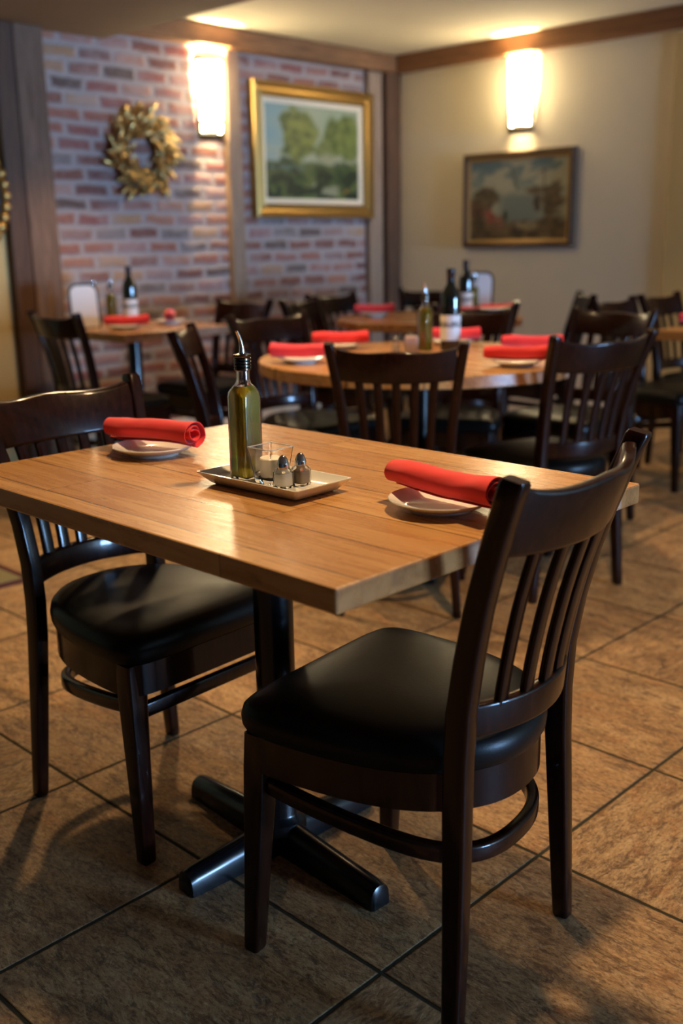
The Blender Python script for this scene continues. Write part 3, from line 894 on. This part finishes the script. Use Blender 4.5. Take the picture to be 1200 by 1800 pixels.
# sconces
def sconce(loc, rz, label):
    root = thing('wall_sconce', label, 'wall lamp', loc, rz, 'wall sconces')
    H, Rr, D = .46, .088, .098
    # local: x along the wall, -y into the room, z up from the bottom
    def arc(rx, ry, z, n=16): return [(rx*math.cos(PI + PI*i/n), -.014 + ry*math.sin(PI + PI*i/n), z) for i in range(n + 1)]
    bm = bmesh.new()
    lv = [(0.0, .80), (.12, .86), (.30, .95), (H, 1.0)]
    add_loft(bm, [arc(Rr*k, D*k, .04 + z*.86) for z, k in lv], cap=False, closed=False)
    o = link('glass_shade', bm, M['shade'], root, True); md = o.modifiers.new('thick', 'SOLIDIFY'); md.thickness = .004
    link('back_plate', box(-.075, .075, -.012, 0, 0, H, .003), M['darkmetal'], root)
    for sx in (-1, 1):
        bm = bmesh.new()
        add_sweep(bm, [(sx*(Rr*k + .012), -.020, .0 + z) for z, k in ((0, .80), (.15, .87), (.30, .95), (H, 1.0))], rrect(.016, .018, .003), (0, 1, 0))
        link('side_bar', bm, M['darkmetal'], root)
    for zz, k in ((.095, .85), (.012, .80)):
        bm = bmesh.new(); pts = [(x*1.06, y*1.05, zz) for x, y, _ in arc(Rr*k, D*k, 0)]
        add_sweep(bm, pts, rrect(.007, .022, .002)); link('band', bm, M['darkmetal'], root, True)
    ld = bpy.data.lights.new('sconce bulb', 'POINT'); ld.energy = SCONCE_W; ld.color = (1.0, .74, .40); ld.shadow_soft_size = .025
    lo = bpy.data.objects.new('sconce_bulb', ld); COL.objects.link(lo); lo.parent = root; lo.location = (0, -.055, .33)
    return root
SCONCE_W = 150.0
sconce((4.215, YB, 1.765), 0, 'lit wall sconce on the brick wall, right of the wreath')
sconce((XR, 4.085, 1.815), R(-90), 'lit wall sconce on the plaster wall, above the small painting')

# gilded mirror at the left border
mr = thing('wall_mirror', 'ornate gilt and black wall mirror on the ochre wall, cut by the left border', 'mirror', (2.60, YB - .032, 1.41))
bm = bmesh.new()
for k in range(28):
    a = 2*PI*k/28; add_lathe_c = (.20*math.cos(a), .25*math.sin(a))
    m4 = Matrix.Translation((add_lathe_c[0], -.03, add_lathe_c[1]))
    bmesh.ops.create_uvsphere(bm, u_segments=10, v_segments=7, radius=.034, matrix=m4)
link('gilt_border', bm, M['gold'], mr, True)
bm = bmesh.new(); add_loft(bm, [[(.20*math.cos(2*PI*i/40), y, .25*math.sin(2*PI*i/40)) for i in range(40)] for y in (0, -.03)])
link('mirror_plate', bm, M['black'], mr)

# rug
bm = bmesh.new(); add_box(bm, .2, 1.70, 3.30, 4.6, 0, .008)
rg = thing('area_rug', 'corner of a green rug with dark red border on the floor at left', 'rug', (0, 0, 0))
link('border', box(.2, 1.745, 3.255, 4.6, .0002, .007), M['rugred'], rg); bm.free()
link('field', box(.25, 1.715, 3.285, 4.55, .007, .0085), M['ruggreen'], rg)

# ------------------------------------------------------------------ lights
def spot(loc, target, watt, size, blend, col, radius):
    ld = bpy.data.lights.new('downlight', 'SPOT'); ld.energy = watt; ld.spot_size = R(size); ld.spot_blend = blend; ld.color = col; ld.shadow_soft_size = radius
    o = bpy.data.objects.new('downlight', ld); COL.objects.link(o); o.location = loc
    o.rotation_euler = (Vector(target) - Vector(loc)).to_track_quat('-Z', 'Y').to_euler(); return o
WARM = (1.0, .67, .34)
spot((2.25, 3.10, 2.22), (1.7, 2.2, .4), 85, 110, .5, WARM, .05)
spot((1.66, .97, 2.22), (1.5, 1.15, .4), 122, 115, .7, WARM, .05)
spot((2.95, 2.60, 2.22), (2.95, 2.55, .4), 85, 100, .6, WARM, .06)
spot((3.05, 4.25, 2.22), (3.1, 4.45, .4), 75, 95, .6, WARM, .06)
spot((4.75, 2.40, 2.37), (4.75, 2.4, .4), 60, 90, .6, WARM, .06)
ld = bpy.data.lights.new('window daylight', 'AREA'); ld.shape = 'RECTANGLE'; ld.size = WX1 - WX0; ld.size_y = WZ1 - WZ0
ld.energy = 1950; ld.color = (.31, .57, 1.0)
o = bpy.data.objects.new('window_daylight', ld); COL.objects.link(o); o.location = ((WX0+WX1)/2, YN - .13, (WZ0+WZ1)/2); o.rotation_euler = (R(90), 0, 0)

wd = bpy.data.worlds.new('sky'); SC.world = wd; wd.use_nodes = True
bg = wd.node_tree.nodes['Background']; bg.inputs[0].default_value = (.30, .50, 1.0, 1); bg.inputs[1].default_value = .15

# ------------------------------------------------------------------ camera
F, P, RO, YA = 1817.05, 0.255143, -0.0172305, 0.795776
fw = Vector((math.sin(YA)*math.cos(P), math.cos(YA)*math.cos(P), -math.sin(P)))
rt = Vector((math.cos(YA), -math.sin(YA), 0)); up = rt.cross(fw)
rt2 = math.cos(RO)*rt + math.sin(RO)*up; up2 = -math.sin(RO)*rt + math.cos(RO)*up
cd = bpy.data.cameras.new('camera'); cam = bpy.data.objects.new('camera', cd); COL.objects.link(cam)
mw = Matrix((rt2, up2, -fw)).transposed().to_4x4(); mw.translation = (0, 0, 1.15)
cam.matrix_world = mw
cd.sensor_fit = 'VERTICAL'; cd.sensor_height = 36.0; cd.lens = F/1800*36.0
cd.clip_start = .05
cd.dof.use_dof = True; cd.dof.focus_distance = 1.72; cd.dof.aperture_fstop = 2.5
SC.camera = cam

SC.view_settings.view_transform = 'Standard'; SC.view_settings.look = 'None'
SC.view_settings.exposure = 0.0; SC.view_settings.gamma = 1.0
try: SC.view_settings.use_curve_mapping = False
except Exception: pass
SC.cycles.use_denoising = True
SC.cycles.max_bounces = 10; SC.cycles.transmission_bounces = 10; SC.cycles.diffuse_bounces = 5
SC.cycles.sample_clamp_indirect = 6.0
